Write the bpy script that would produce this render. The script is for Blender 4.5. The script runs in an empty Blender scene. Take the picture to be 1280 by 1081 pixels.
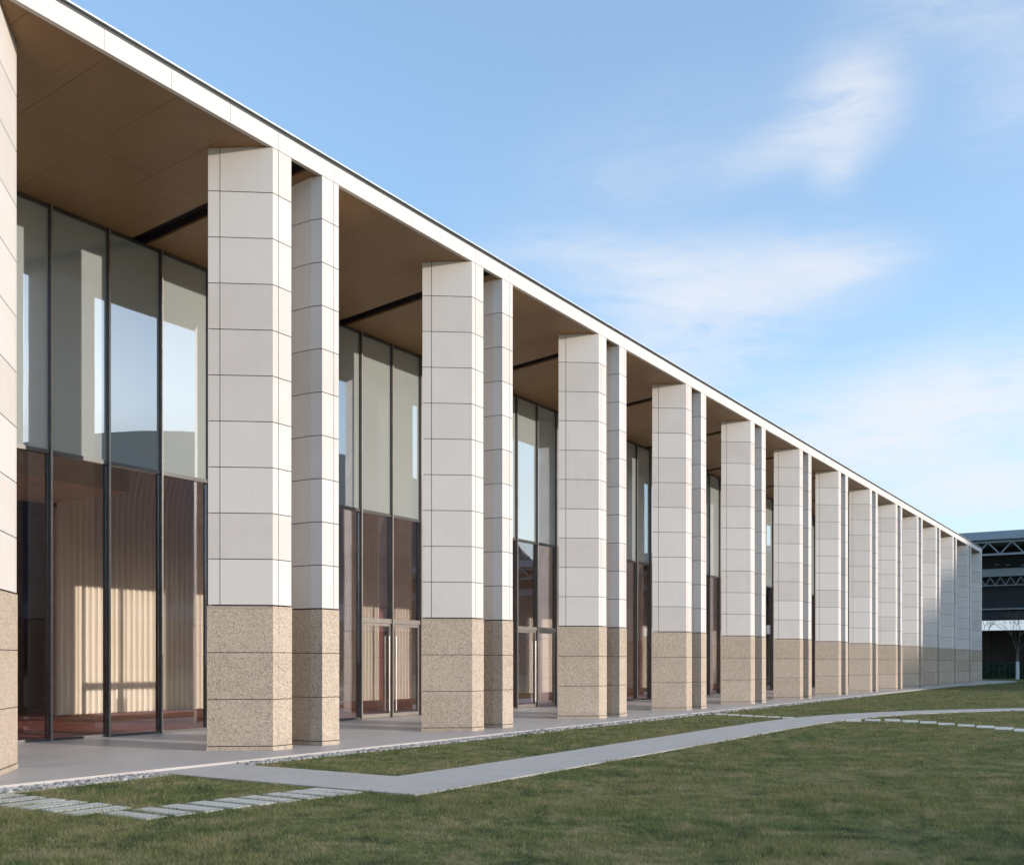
import bpy, math, random
import numpy as np
from mathutils import Vector
R = math.radians
PHI = R(32.563)
CAM = (13.854, -13.584, 1.6)
SUN_EL, SUN_AZ = R(11.7), R(16.5)          # azimuth measured from +X towards +Y
sc = bpy.context.scene
COL = sc.collection

# ------------------------------------------------------------------ camera
cam_data = bpy.data.cameras.new('camera')
cam = bpy.data.objects.new('camera', cam_data)
COL.objects.link(cam)
cam.location = CAM
cam.rotation_euler = (R(90), 0, PHI)
cam_data.sensor_width = 36
cam_data.lens = 36 * 1295 / 1280
cam_data.shift_y = (828 - 540.5) / 1280
cam_data.clip_start = 0.1
cam_data.clip_end = 6000
sc.camera = cam

# ------------------------------------------------------------------ colour management, sampling
sc.view_settings.view_transform = 'Standard'
sc.view_settings.look = 'None'
sc.view_settings.exposure = 0.68
sc.view_settings.gamma = 1.0
sc.view_settings.use_curve_mapping = False
try:
    sc.cycles.use_denoising = True
    sc.cycles.max_bounces = 10
    sc.cycles.diffuse_bounces = 5
    sc.cycles.glossy_bounces = 5
    sc.cycles.transparent_max_bounces = 12
    sc.cycles.sample_clamp_indirect = 6.0
except Exception:
    pass

# ------------------------------------------------------------------ node helper
class NT:
    def __init__(s, tree):
        s.t = tree
    def n(s, typ, **kw):
        nd = s.t.nodes.new(typ)
        for k, v in kw.items():
            setattr(nd, k, v)
        return nd
    def l(s, a, b):
        s.t.links.new(a, b)
    def set(s, sock, v):
        if hasattr(v, 'is_linked') or isinstance(v, bpy.types.NodeSocket):
            s.l(v, sock)
        else:
            sock.default_value = v
    def math(s, op, a, b=None, c=None, clamp=False):
        nd = s.n('ShaderNodeMath', operation=op)
        nd.use_clamp = clamp
        s.set(nd.inputs[0], a)
        if b is not None: s.set(nd.inputs[1], b)
        if c is not None: s.set(nd.inputs[2], c)
        return nd.outputs[0]
    def mix(s, f, a, b, blend='MIX'):
        nd = s.n('ShaderNodeMix', data_type='RGBA', blend_type=blend)
        s.set(nd.inputs[0], f); s.set(nd.inputs[6], a); s.set(nd.inputs[7], b)
        return nd.outputs[2]
    def noise(s, vec, scale, detail=4, rough=.55, dist=0.0, out=0):
        nd = s.n('ShaderNodeTexNoise')
        if vec is not None: s.l(vec, nd.inputs['Vector'])
        nd.inputs['Scale'].default_value = scale
        nd.inputs['Detail'].default_value = detail
        nd.inputs['Roughness'].default_value = rough
        nd.inputs['Distortion'].default_value = dist
        return nd.outputs[out]
    def remap(s, v, a, b, c=0.0, d=1.0, smooth=False):
        nd = s.n('ShaderNodeMapRange')
        if smooth: nd.interpolation_type = 'SMOOTHSTEP'
        s.set(nd.inputs[0], v)
        nd.inputs[1].default_value = a; nd.inputs[2].default_value = b
        nd.inputs[3].default_value = c; nd.inputs[4].default_value = d
        return nd.outputs[0]

def C(r, g, b): return (r, g, b, 1.0)

# ------------------------------------------------------------------ world: Nishita sky with thin clouds
world = bpy.data.worlds.new("World")
sc.world = world
world.use_nodes = True
W = NT(world.node_tree)
world.node_tree.nodes.clear()
wout = W.n('ShaderNodeOutputWorld')
bg = W.n('ShaderNodeBackground')
bg.inputs[1].default_value = 0.15
sky = W.n('ShaderNodeTexSky', sky_type='NISHITA')
sky.sun_disc = False
sky.sun_elevation = SUN_EL
sky.sun_rotation = R(90) - SUN_AZ
sky.air_density = 1.0
sky.dust_density = 0.6
sky.ozone_density = 2.2
tc = W.n('ShaderNodeTexCoord')
sep = W.n('ShaderNodeSeparateXYZ')
W.l(tc.outputs['Generated'], sep.inputs[0])
az = W.math('ARCTAN2', sep.outputs[0], sep.outputs[1])
el = W.math('ARCSINE', sep.outputs[2])
comb = W.n('ShaderNodeCombineXYZ')
W.l(az, comb.inputs[0]); W.l(W.math('MULTIPLY', el, 1.7), comb.inputs[1])
mpw = W.n('ShaderNodeMapping'); mpw.inputs['Rotation'].default_value = (0, 0, R(-14)); mpw.inputs['Scale'].default_value = (4.2, 11.0, 1)
W.l(comb.outputs[0], mpw.inputs[0])
wn = W.noise(mpw.outputs[0], 1.0, 8, .62, .9)
wn2 = W.noise(mpw.outputs[0], 4.5, 6, .62, .5)
wn3 = W.noise(comb.outputs[0], 5.0, 4, .55, .3)
streak = W.math('ADD', W.math('ADD', W.math('MULTIPLY', wn, .5), W.math('MULTIPLY', wn2, .25)), W.math('MULTIPLY', wn3, .25))
def blob(a0, e0, ra, re, rot, amp):
    da = W.math('SUBTRACT', az, a0); de = W.math('SUBTRACT', el, e0)
    c_, s_ = math.cos(rot), math.sin(rot)
    u = W.math('ADD', W.math('MULTIPLY', da, c_ / ra), W.math('MULTIPLY', de, s_ / ra))
    v = W.math('ADD', W.math('MULTIPLY', da, -s_ / re), W.math('MULTIPLY', de, c_ / re))
    d2 = W.math('ADD', W.math('MULTIPLY', u, u), W.math('MULTIPLY', v, v))
    g = W.math('EXPONENT', W.math('MULTIPLY', d2, -1.0))
    return W.math('MULTIPLY', g, amp)
blobs = [(-.345, .342, .10, .034, .06, 1.25), (-.385, .312, .085, .040, -.40, .9), (-.41, .280, .055, .035, -.5, .7),
         (-.50, .372, .09, .020, -.10, .6), (-.27, .348, .06, .016, .05, .8),
         (-.252, .478, .040, .034, .1, 1.5), (-.300, .455, .06, .020, .3, .6), (-.262, .430, .024, .022, 1.0, .6),
         (-.17, .222, .11, .036, .12, 1.9), (-.24, .195, .08, .022, .1, 1.1),
         (-.13, .156, .13, .026, .05, 1.9), (-.17, .540, .07, .030, -.3, .8), (-.34, .21, .2, .05, .2, .4),
         (-.10, .45, .06, .05, .2, .45), (-.45, .44, .12, .05, .3, .25),
         (.15, .26, .25, .05, .1, .8), (.7, .35, .3, .07, .2, .7), (1.0, .16, .4, .05, 0, .8)]
tot = None
for b in blobs:
    g = blob(*b)
    tot = g if tot is None else W.math('ADD', tot, g)
cl = W.math('MULTIPLY', tot, W.remap(streak, .36, .66, .12, 1.2))
cl = W.math('MULTIPLY', W.math('SUBTRACT', 1.0, W.math('EXPONENT', W.math('MULTIPLY', cl, -1.15))), .98, clamp=True)
hz = W.math('MAXIMUM', W.remap(el, -.02, .50, .62, 0.0, True), W.remap(el, .02, .14, .94, .3, True))          # pale air towards the horizon
hs = W.n('ShaderNodeHueSaturation')
hs.inputs['Saturation'].default_value = 1.10
hs.inputs['Value'].default_value = 1.65
W.l(sky.outputs[0], hs.inputs['Color'])
SKYC = hs.outputs[0]
col = W.mix(hz, SKYC, C(2.2, 2.7, 3.25))
col = W.mix(cl, col, C(3.7, 3.78, 4.0))
W.l(col, bg.inputs[0])
W.l(bg.outputs[0], wout.inputs[0])

# ------------------------------------------------------------------ sun
sun_d = bpy.data.lights.new('sun', 'SUN')
sun_d.energy = 2.35
sun_d.angle = R(0.5)
sun_d.color = (1.0, .90, .80)
sun = bpy.data.objects.new('sun', sun_d)
COL.objects.link(sun)
sd = Vector((math.cos(SUN_EL) * math.cos(SUN_AZ), math.cos(SUN_EL) * math.sin(SUN_AZ), math.sin(SUN_EL)))
sun.rotation_euler = (-sd).to_track_quat('-Z', 'Y').to_euler()

# ------------------------------------------------------------------ materials
def new_mat(name):
    m = bpy.data.materials.new(name)
    m.use_nodes = True
    m.node_tree.nodes.clear()
    T = NT(m.node_tree)
    out = T.n('ShaderNodeOutputMaterial')
    return m, T, out

def pos(T):
    return T.n('ShaderNodeNewGeometry').outputs['Position']

def principled(T, out, base, rough=.6, metal=0.0, spec=.5, bump=None, bstr=.2, bdist=.01):
    p = T.n('ShaderNodeBsdfPrincipled')
    T.set(p.inputs['Base Color'], base); T.set(p.inputs['Roughness'], rough)
    p.inputs['Metallic'].default_value = metal
    p.inputs['Specular IOR Level'].default_value = spec
    if bump is not None:
        b = T.n('ShaderNodeBump')
        b.inputs['Strength'].default_value = bstr
        b.inputs['Distance'].default_value = bdist
        T.l(bump, b.inputs['Height'])
        T.l(b.outputs[0], p.inputs['Normal'])
    T.l(p.outputs[0], out.inputs[0])
    return p

def simple(name, col, rough=.6, metal=0.0, spec=.5, vary=.12, scale=3.0):
    m, T, out = new_mat(name)
    n = T.noise(pos(T), scale, 5, .6)
    c = T.mix(T.remap(n, .3, .7), C(*[x * (1 - vary) for x in col]), C(*[min(1, x * (1 + vary)) for x in col]))
    principled(T, out, c, rough, metal, spec)
    return m

def panel_random(T, z0, hgt, seed):
    sp = T.n('ShaderNodeSeparateXYZ'); T.l(pos(T), sp.inputs[0])
    oi = T.n('ShaderNodeObjectInfo')
    row = T.math('FLOOR', T.math('DIVIDE', T.math('SUBTRACT', sp.outputs[2], z0), hgt))
    cb = T.n('ShaderNodeCombineXYZ')
    T.l(T.math('MULTIPLY', oi.outputs['Random'], 37.0), cb.inputs[0]); T.l(row, cb.inputs[1]); cb.inputs[2].default_value = seed
    w = T.n('ShaderNodeTexWhiteNoise'); T.l(cb.outputs[0], w.inputs['Vector'])
    return w.outputs['Value'], w.outputs['Color']

def limestone_mat(name='limestone'):
    m, T, out = new_mat(name)
    p = pos(T)
    rv, rc = panel_random(T, 2.64, .836, 1.0)
    n1 = T.noise(p, 1.3, 5, .6); n2 = T.noise(p, 9.0, 6, .65); n3 = T.noise(p, 60.0, 3, .6)
    a = T.mix(T.remap(n1, .3, .7), C(.640, .576, .532), C(.705, .645, .602))
    a = T.mix(T.math('MULTIPLY', T.remap(n2, .55, .8), .35), a, C(.49, .44, .405))
    a = T.mix(T.remap(rv, 0, 1, 0, .85), a, C(.72, .662, .620))
    a = T.mix(T.remap(rv, .45, 0, 0, .35), a, C(.56, .497, .455))
    a = T.mix(T.math('MULTIPLY', T.remap(n3, .6, .75), .25), a, C(.50, .45, .40))
    # faint rain runs
    mp = T.n('ShaderNodeMapping'); mp.inputs['Scale'].default_value = (7, 7, .35); T.l(p, mp.inputs[0])
    n4 = T.noise(mp.outputs[0], 1.0, 4, .6)
    a = T.mix(T.math('MULTIPLY', T.remap(n4, .58, .8), .22), a, C(.48, .445, .42))
    principled(T, out, a, .72, 0, .3, bump=T.math('ADD', T.math('MULTIPLY', n3, .6), n2), bstr=.12, bdist=.006)
    return m

def granite_mat():
    m, T, out = new_mat('speckled_granite')
    p = pos(T)
    rv, rc = panel_random(T, 0, .857, 7.0)
    v = T.n('ShaderNodeTexVoronoi'); v.inputs['Scale'].default_value = 55.0; T.l(p, v.inputs['Vector'])
    v2 = T.n('ShaderNodeTexVoronoi'); v2.inputs['Scale'].default_value = 110.0; T.l(p, v2.inputs['Vector'])
    sp = T.n('ShaderNodeSeparateColor'); T.l(v.outputs['Color'], sp.inputs[0])
    sp2 = T.n('ShaderNodeSeparateColor'); T.l(v2.outputs['Color'], sp2.inputs[0])
    a = T.mix(sp.outputs[0], C(.50, .385, .285), C(.62, .50, .385))
    a = T.mix(T.math('MULTIPLY', T.math('GREATER_THAN', sp.outputs[1], .78), .75), a, C(.19, .135, .095))
    a = T.mix(T.math('MULTIPLY', T.math('GREATER_THAN', sp2.outputs[0], .84), .8), a, C(.13, .10, .08))
    a = T.mix(T.math('MULTIPLY', T.math('GREATER_THAN', sp2.outputs[1], .85), .6), a, C(.66, .57, .47))
    n1 = T.noise(p, 2.2, 5, .6)
    a = T.mix(T.math('MULTIPLY', T.remap(n1, .45, .75), .35), a, C(.36, .27, .20))
    a = T.mix(T.math('MULTIPLY', rv, .28), a, C(.58, .47, .37))
    a = T.mix(T.remap(rv, .5, 0, 0, .25), a, C(.36, .27, .20))
    sz = T.n('ShaderNodeSeparateXYZ'); T.l(p, sz.inputs[0])
    dirt = T.math('MULTIPLY', T.remap(sz.outputs[2], .38, 0, 0, 1, True), T.remap(T.noise(p, 5.0, 5, .65), .35, .65))
    a = T.mix(T.math('MULTIPLY', dirt, .45), a, C(.27, .22, .175))
    principled(T, out, a, .55, 0, .4, bump=T.noise(p, 45, 4), bstr=.15, bdist=.004)
    return m

def pavement_mat():
    m, T, out = new_mat('grey_paving')
    p = pos(T)
    br = T.n('ShaderNodeTexBrick')
    mp = T.n('ShaderNodeMapping'); T.l(p, mp.inputs[0]); mp.inputs['Rotation'].default_value = (0, 0, R(90))
    T.l(mp.outputs[0], br.inputs['Vector'])
    br.inputs['Scale'].default_value = 1.0
    br.inputs['Brick Width'].default_value = 1.2; br.inputs['Row Height'].default_value = .6
    br.inputs['Mortar Size'].default_value = .004; br.inputs['Mortar Smooth'].default_value = .3
    br.inputs['Color1'].default_value = C(.43, .395, .365); br.inputs['Color2'].default_value = C(.46, .425, .392)
    br.inputs['Mortar'].default_value = C(.30, .29, .29)
    n1 = T.noise(p, .8, 6, .62); n2 = T.noise(p, 40, 4, .6)
    a = T.mix(T.remap(n1, .35, .7, 0, .45), br.outputs['Color'], C(.50, .465, .43))
    a = T.mix(T.remap(n2, .5, .8, 0, .4), a, C(.30, .29, .285))
    principled(T, out, a, T.remap(n1, .3, .7, .38, .55), 0, .5, bump=n2, bstr=.15, bdist=.003)
    return m

def concrete_mat(name, c1, c2, rough=.7):
    m, T, out = new_mat(name)
    p = pos(T)
    n1 = T.noise(p, 1.1, 6, .65); n2 = T.noise(p, 55, 4, .6); n3 = T.noise(p, 6, 5, .6)
    a = T.mix(T.remap(n1, .3, .7), C(*c1), C(*c2))
    a = T.mix(T.remap(n3, .5, .8, 0, .35), a, C(*[x * .75 for x in c1]))
    a = T.mix(T.remap(n2, .5, .8, 0, .4), a, C(*[x * .7 for x in c1]))
    principled(T, out, a, rough, 0, .4, bump=n2, bstr=.2, bdist=.004)
    return m

def grass_mat(name, blades):
    m, T, out = new_mat(name)
    p = pos(T)
    mp = T.n('ShaderNodeMapping'); T.l(p, mp.inputs[0]); mp.inputs['Scale'].default_value = (1, 1, 0)
    q = mp.outputs[0]
    n1 = T.noise(q, .35, 5, .6, .4); n2 = T.noise(q, 1.5, 6, .68, .5); n3 = T.noise(q, 16, 4, .65); n4 = T.noise(q, 4.0, 5, .65, .4)
    a = T.mix(T.remap(n1, .40, .60), C(.118, .168, .045), C(.222, .225, .082))
    a = T.mix(T.remap(n2, .51, .62, 0, .85), a, C(.37, .31, .17))
    a = T.mix(T.remap(n2, .46, .36, 0, .85), a, C(.036, .072, .024))
    a = T.mix(T.remap(n4, .46, .35, 0, .8), a, C(.036, .072, .025))
    a = T.mix(T.remap(n4, .55, .68, 0, .75), a, C(.37, .345, .175))
    a = T.mix(T.remap(n3, .45, .75, 0, .5), a, C(.33, .31, .155))
    if not blades:
        a = T.mix(.5, a, C(.07, .066, .034))
        principled(T, out, a, .95, 0, .1, bump=n3, bstr=.6, bdist=.03)
    else:
        at = T.n('ShaderNodeAttribute'); at.attribute_name = 'tint'
        tv = at.outputs['Fac']
        a = T.mix(T.math('MULTIPLY', T.remap(tv, .82, 1.0), .9), a, C(.40, .33, .20))
        a = T.mix(T.remap(tv, 0, .5, .45, 0), a, C(.030, .052, .018))
        d = T.n('ShaderNodeBsdfPrincipled'); T.l(a, d.inputs['Base Color'])
        d.inputs['Roughness'].default_value = .65; d.inputs['Specular IOR Level'].default_value = .2
        t = T.n('ShaderNodeBsdfTranslucent'); T.l(a, t.inputs[0])
        mx = T.n('ShaderNodeMixShader'); mx.inputs[0].default_value = .28
        T.l(d.outputs[0], mx.inputs[1]); T.l(t.outputs[0], mx.inputs[2]); T.l(mx.outputs[0], out.inputs[0])
    return m

def gravel_mat():
    m, T, out = new_mat('gravel_stone')
    at = T.n('ShaderNodeAttribute'); at.attribute_name = 'tint'
    a = T.mix(at.outputs['Fac'], C(.13, .125, .12), C(.56, .53, .50))
    principled(T, out, a, .8, 0, .3, bump=T.noise(pos(T), 90, 3), bstr=.3, bdist=.003)
    return m

def soffit_mat():
    m, T, out = new_mat('bronze_soffit')
    p = pos(T)
    mp = T.n('ShaderNodeMapping'); T.l(p, mp.inputs[0]); mp.inputs['Scale'].default_value = (.5, 9, 1)
    n1 = T.noise(mp.outputs[0], 3.0, 6, .65, .5); n2 = T.noise(p, .6, 4, .6)
    a = T.mix(T.remap(n1, .3, .7), C(.255, .140, .060), C(.325, .186, .086))
    a = T.mix(T.remap(n2, .35, .7, 0, .5), a, C(.21, .115, .052))
    principled(T, out, a, .48, 0, .35)
    return m

def clear_glass_mat(name='bronze_tinted_glass', tint=(.99, .968, .945)):
    m, T, out = new_mat(name)
    tr = T.n('ShaderNodeBsdfTransparent'); tr.inputs[0].default_value = C(*tint)
    gl = T.n('ShaderNodeBsdfGlossy'); gl.inputs['Roughness'].default_value = 0.004; gl.inputs[0].default_value = C(.92, .90, .95)
    oi = T.n('ShaderNodeObjectInfo')
    n = T.noise(pos(T), .55, 2, .5)
    b = T.n('ShaderNodeBump'); b.inputs['Strength'].default_value = .006; b.inputs['Distance'].default_value = .25
    T.l(n, b.inputs['Height']); T.l(b.outputs[0], gl.inputs['Normal'])
    fr = T.n('ShaderNodeFresnel'); fr.inputs[0].default_value = 1.52
    fac = T.math('ADD', T.math('MULTIPLY', fr.outputs[0], .62), .015, clamp=True)
    mx = T.n('ShaderNodeMixShader'); T.l(fac, mx.inputs[0])
    T.l(tr.outputs[0], mx.inputs[1]); T.l(gl.outputs[0], mx.inputs[2]); T.l(mx.outputs[0], out.inputs[0])
    return m

def spandrel_glass_mat():
    m, T, out = new_mat('pale_spandrel_glass')
    n = T.noise(pos(T), .5, 2, .5)
    b = T.n('ShaderNodeBump'); b.inputs['Strength'].default_value = .006; b.inputs['Distance'].default_value = .25
    T.l(n, b.inputs['Height'])
    d = T.n('ShaderNodeBsdfDiffuse')
    nb = T.noise(pos(T), .35, 3, .5)
    T.l(T.mix(nb, C(.345, .375, .365), C(.395, .425, .41)), d.inputs[0])
    gl = T.n('ShaderNodeBsdfGlossy'); gl.inputs['Roughness'].default_value = 0.004; gl.inputs[0].default_value = C(.93, .95, 1.0)
    T.l(b.outputs[0], gl.inputs['Normal'])
    fr = T.n('ShaderNodeFresnel'); fr.inputs[0].default_value = 1.52
    fac = T.math('ADD', T.math('MULTIPLY', fr.outputs[0], 1.2), .24, clamp=True)
    mx = T.n('ShaderNodeMixShader'); T.l(fac, mx.inputs[0])
    T.l(d.outputs[0], mx.inputs[1]); T.l(gl.outputs[0], mx.inputs[2]); T.l(mx.outputs[0], out.inputs[0])
    return m

def slat_mat():
    m, T, out = new_mat('pale_timber_slats')
    p = pos(T)
    mp = T.n('ShaderNodeMapping'); T.l(p, mp.inputs[0]); mp.inputs['Scale'].default_value = (1, 5, .25)
    n = T.noise(mp.outputs[0], 2.0, 5, .6, .5)
    a = T.mix(T.remap(n, .3, .7), C(.80, .75, .66), C(.90, .87, .80))
    principled(T, out, a, .5, 0, .35)
    return m

def carpet_mat():
    m, T, out = new_mat('red_carpet')
    p = pos(T)
    n = T.noise(p, .9, 4, .6, .6); n2 = T.noise(p, 60, 3)
    a = T.mix(T.remap(n, .35, .65), C(.26, .062, .055), C(.36, .15, .125))
    principled(T, out, a, .7, 0, .3, bump=n2, bstr=.2, bdist=.003)
    return m

def cladding_mat(name, c1, c2, step, axis):
    m, T, out = new_mat(name)
    sp = T.n('ShaderNodeSeparateXYZ'); T.l(pos(T), sp.inputs[0])
    f = T.math('FRACT', T.math('DIVIDE', sp.outputs[axis], step))
    ln = T.math('LESS_THAN', f, .08)
    n = T.noise(pos(T), .4, 5, .6)
    a = T.mix(T.remap(n, .3, .7), C(*c1), C(*c2))
    a = T.mix(T.math('MULTIPLY', ln, .6), a, C(*[x * .5 for x in c1]))
    principled(T, out, a, .6, 0, .4)
    return m

M = {}
M['limestone'] = limestone_mat()
M['granite'] = granite_mat()
M['joint'] = simple('joint_shadow_gap', (.055, .045, .04), .9)
M['paving'] = pavement_mat()
M['walk'] = concrete_mat('pale_concrete_path', (.45, .415, .38), (.52, .485, .45))
M['slab'] = concrete_mat('stepping_stone', (.52, .49, .43), (.63, .60, .53))
M['lawn_soil'] = grass_mat('lawn_soil', False)
M['blades'] = grass_mat('grass_blades', True)
M['gravel'] = gravel_mat()
M['soffit'] = soffit_mat()
M['slot'] = simple('dark_slot', (.022, .018, .018), .6)
M['roof'] = simple('grey_roofing', (.22, .22, .23), .8)
M['flash'] = simple('dark_flashing', (.045, .047, .052), .5, .0)
M['cap'] = simple('pale_metal_cap', (.72, .73, .75), .4, .3)
M['mullion'] = simple('dark_anodised_metal', (.125, .122, .120), .38, .75)
M['bronze'] = simple('bronze_metal', (.42, .385, .35), .36, .8)
M['steel'] = simple('brushed_steel', (.62, .61, .60), .28, .9)
M['glass'] = clear_glass_mat()
M['door_glass'] = clear_glass_mat('clear_door_glass', (.993, .988, .98))
M['spandrel'] = spandrel_glass_mat()
M['slat'] = slat_mat()
M['carpet'] = carpet_mat()
M['plaster'] = simple('interior_plaster', (.60, .52, .42), .8)
M['dark_interior'] = simple('dark_interior_panel', (.12, .09, .08), .7)
M['mahogany'] = simple('dark_red_panel', (.20, .045, .035), .5)

# ------------------------------------------------------------------ mesh builder
class MB:
    def __init__(s):
        s.v = []; s.f = []; s.m = []
    def face(s, pts, mi=0):
        b = len(s.v); s.v.extend(tuple(p) for p in pts)
        s.f.append(tuple(range(b, b + len(pts)))); s.m.append(mi)
    def box(s, x0, x1, y0, y1, z0, z1, mi=0):
        b = len(s.v)
        s.v += [(x0, y0, z0), (x1, y0, z0), (x1, y1, z0), (x0, y1, z0), (x0, y0, z1), (x1, y0, z1), (x1, y1, z1), (x0, y1, z1)]
        for q in ((0, 3, 2, 1), (4, 5, 6, 7), (0, 1, 5, 4), (1, 2, 6, 5), (2, 3, 7, 6), (3, 0, 4, 7)):
            s.f.append(tuple(b + i for i in q)); s.m.append(mi)
    def prism(s, poly, z0, z1, mi=0, top=True, bottom=True):
        """poly counter-clockwise seen from above"""
        b = len(s.v); n = len(poly)
        s.v += [(x, y, z0) for x, y in poly] + [(x, y, z1) for x, y in poly]
        for i in range(n):
            j = (i + 1) % n
            s.f.append((b + i, b + j, b + n + j, b + n + i)); s.m.append(mi)
        if top: s.f.append(tuple(b + n + i for i in range(n))); s.m.append(mi)
        if bottom: s.f.append(tuple(b + n - 1 - i for i in range(n))); s.m.append(mi)
    def beam(s, p, q, w, h, mi=0):
        p = Vector(p); q = Vector(q); d = (q - p).normalized()
        up = Vector((0, 0, 1)) if abs(d.z) < .95 else Vector((1, 0, 0))
        a = d.cross(up).normalized() * (w / 2); c = a.cross(d).normalized() * (h / 2)
        b = len(s.v)
        for e in (p, q):
            s.v += [tuple(e - a - c), tuple(e + a - c), tuple(e + a + c), tuple(e - a + c)]
        for k in ((0, 1, 2, 3), (7, 6, 5, 4), (0, 4, 5, 1), (1, 5, 6, 2), (2, 6, 7, 3), (3, 7, 4, 0)):
            s.f.append(tuple(b + i for i in k)); s.m.append(mi)
    def tube(s, p, q, r0, r1, n=6, mi=0):
        p = Vector(p); q = Vector(q); d = (q - p)
        if d.length < 1e-6: return
        d.normalize()
        up = Vector((0, 0, 1)) if abs(d.z) < .9 else Vector((1, 0, 0))
        a = d.cross(up).normalized(); c = a.cross(d).normalized()
        b = len(s.v)
        for e, r in ((p, r0), (q, r1)):
            for k in range(n):
                t = 2 * math.pi * k / n
                s.v.append(tuple(e + a * (r * math.cos(t)) + c * (r * math.sin(t))))
        for k in range(n):
            j = (k + 1) % n
            s.f.append((b + k, b + j, b + n + j, b + n + k)); s.m.append(mi)
        s.f.append(tuple(b + n + k for k in range(n))); s.m.append(mi)
    def mesh(s, name, mats):
        me = bpy.data.meshes.new(name)
        me.from_pydata(s.v, [], s.f)
        for mt in mats: me.materials.append(mt)
        me.polygons.foreach_set('material_index', s.m)
        me.validate(); me.update()
        return me
    def build(s, name, mats, parent=None, smooth=False):
        if not isinstance(mats, (list, tuple)): mats = [mats]
        me = s.mesh(name, mats)
        if smooth: me.polygons.foreach_set('use_smooth', [True] * len(me.polygons))
        return link(name, me, parent)

def link(name, me, parent=None):
    o = bpy.data.objects.new(name, me)
    COL.objects.link(o)
    if parent is not None: o.parent = parent
    return o

def tag(o, label, cat, group=None):
    o['label'] = label; o['category'] = cat
    if group: o['group'] = group
    return o

def thing(name, loc, label, cat, group=None):
    o = bpy.data.objects.new(name, None)
    COL.objects.link(o); o.location = loc
    return tag(o, label, cat, group)

def struct(o, kind='structure'):
    o['kind'] = kind
    return o

rng = random.Random(7)
nrng = np.random.default_rng(11)

# ------------------------------------------------------------------ ground, pavement, paths
LAWN_Z = -0.045
PAVE_X = 0.96          # outer edge of the paved plinth
g = MB()
g.face([(-2500, -2500, LAWN_Z - .012), (2500, -2500, LAWN_Z - .012), (2500, 2500, LAWN_Z - .012), (-2500, 2500, LAWN_Z - .012)])
struct(g.build('lawn', M['lawn_soil']))

pv = MB()
apron = [(-1.05, -16), (PAVE_X, -16), (PAVE_X, 62.0), (1.0, 62.3), (2.35, 80.5), (2.45, 86.0), (-1.05, 86.0)]
pv.prism(apron, LAWN_Z - .05, 0.0)
pv.face([(-1.05, 86, 0), (-4.86, 86, .07), (-4.86, -16, .07), (-1.05, -16, 0)])
pv.face([(-1.05, 86, 0), (-1.05, 86, -.1), (-4.86, 86, -.1), (-4.86, 86, .07)])
struct(pv.build('pavement', M['paving']))

inner = [(4.4, -1.88), (4.42, 0.5), (4.38, 3), (4.28, 8), (4.2, 12), (4.32, 16.5), (5.1, 20.5), (7.2, 25), (10.6, 29.3), (17, 34.5), (30, 43)]
outer = [(5.92, -3.40), (5.92, 0.5), (5.89, 3), (5.85, 8), (5.8, 13), (6.0, 17), (6.8, 21.0), (8.9, 25.2), (12.2, 29.0), (18, 33.4), (31, 41.5)]
walk_poly = [(PAVE_X + .002, -3.42), (4.9, -3.42)] + outer + inner[::-1] + [(4.3, -1.85), (PAVE_X + .002, -1.85)]
def smooth_line(pts, n=8):
    P = [Vector((x, y, 0)) for x, y in pts]; out = []
    for i in range(len(P) - 1):
        p0 = P[max(i - 1, 0)]; p1 = P[i]; p2 = P[i + 1]; p3 = P[min(i + 2, len(P) - 1)]
        for k in range(n):
            t = k / n
            q = .5 * ((2 * p1) + (-p0 + p2) * t + (2 * p0 - 5 * p1 + 4 * p2 - p3) * t * t + (-p0 + 3 * p1 - 3 * p2 + p3) * t ** 3)
            out.append((q.x, q.y))
    out.append(pts[-1])
    return out
inner_s = smooth_line(inner); outer_s = smooth_line(outer)
wk = MB()
ZW = -0.036
walk_poly = [(PAVE_X + .004, -3.42)] + outer_s + inner_s[::-1] + [(PAVE_X + .004, -1.85)]
b0 = len(wk.v)
# quads along the curved part, one block for the link to the plinth
for i in range(len(inner_s) - 1):
    a, b_, c_, d_ = inner_s[i], outer_s[i], outer_s[i + 1], inner_s[i + 1]
    wk.face([(a[0], a[1], ZW), (b_[0], b_[1], ZW), (c_[0], c_[1], ZW), (d_[0], d_[1], ZW)])
    wk.face([(b_[0], b_[1], -.15), (c_[0], c_[1], -.15), (c_[0], c_[1], ZW), (b_[0], b_[1], ZW)])
    wk.face([(d_[0], d_[1], -.15), (a[0], a[1], -.15), (a[0], a[1], ZW), (d_[0], d_[1], ZW)])
lk = [(PAVE_X + .004, -3.42), (5.92, -3.40), (4.4, -1.88), (PAVE_X + .004, -1.85)]
wk.prism(lk, -.15, ZW, bottom=False)
struct(wk.build('path', M['walk']))

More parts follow.
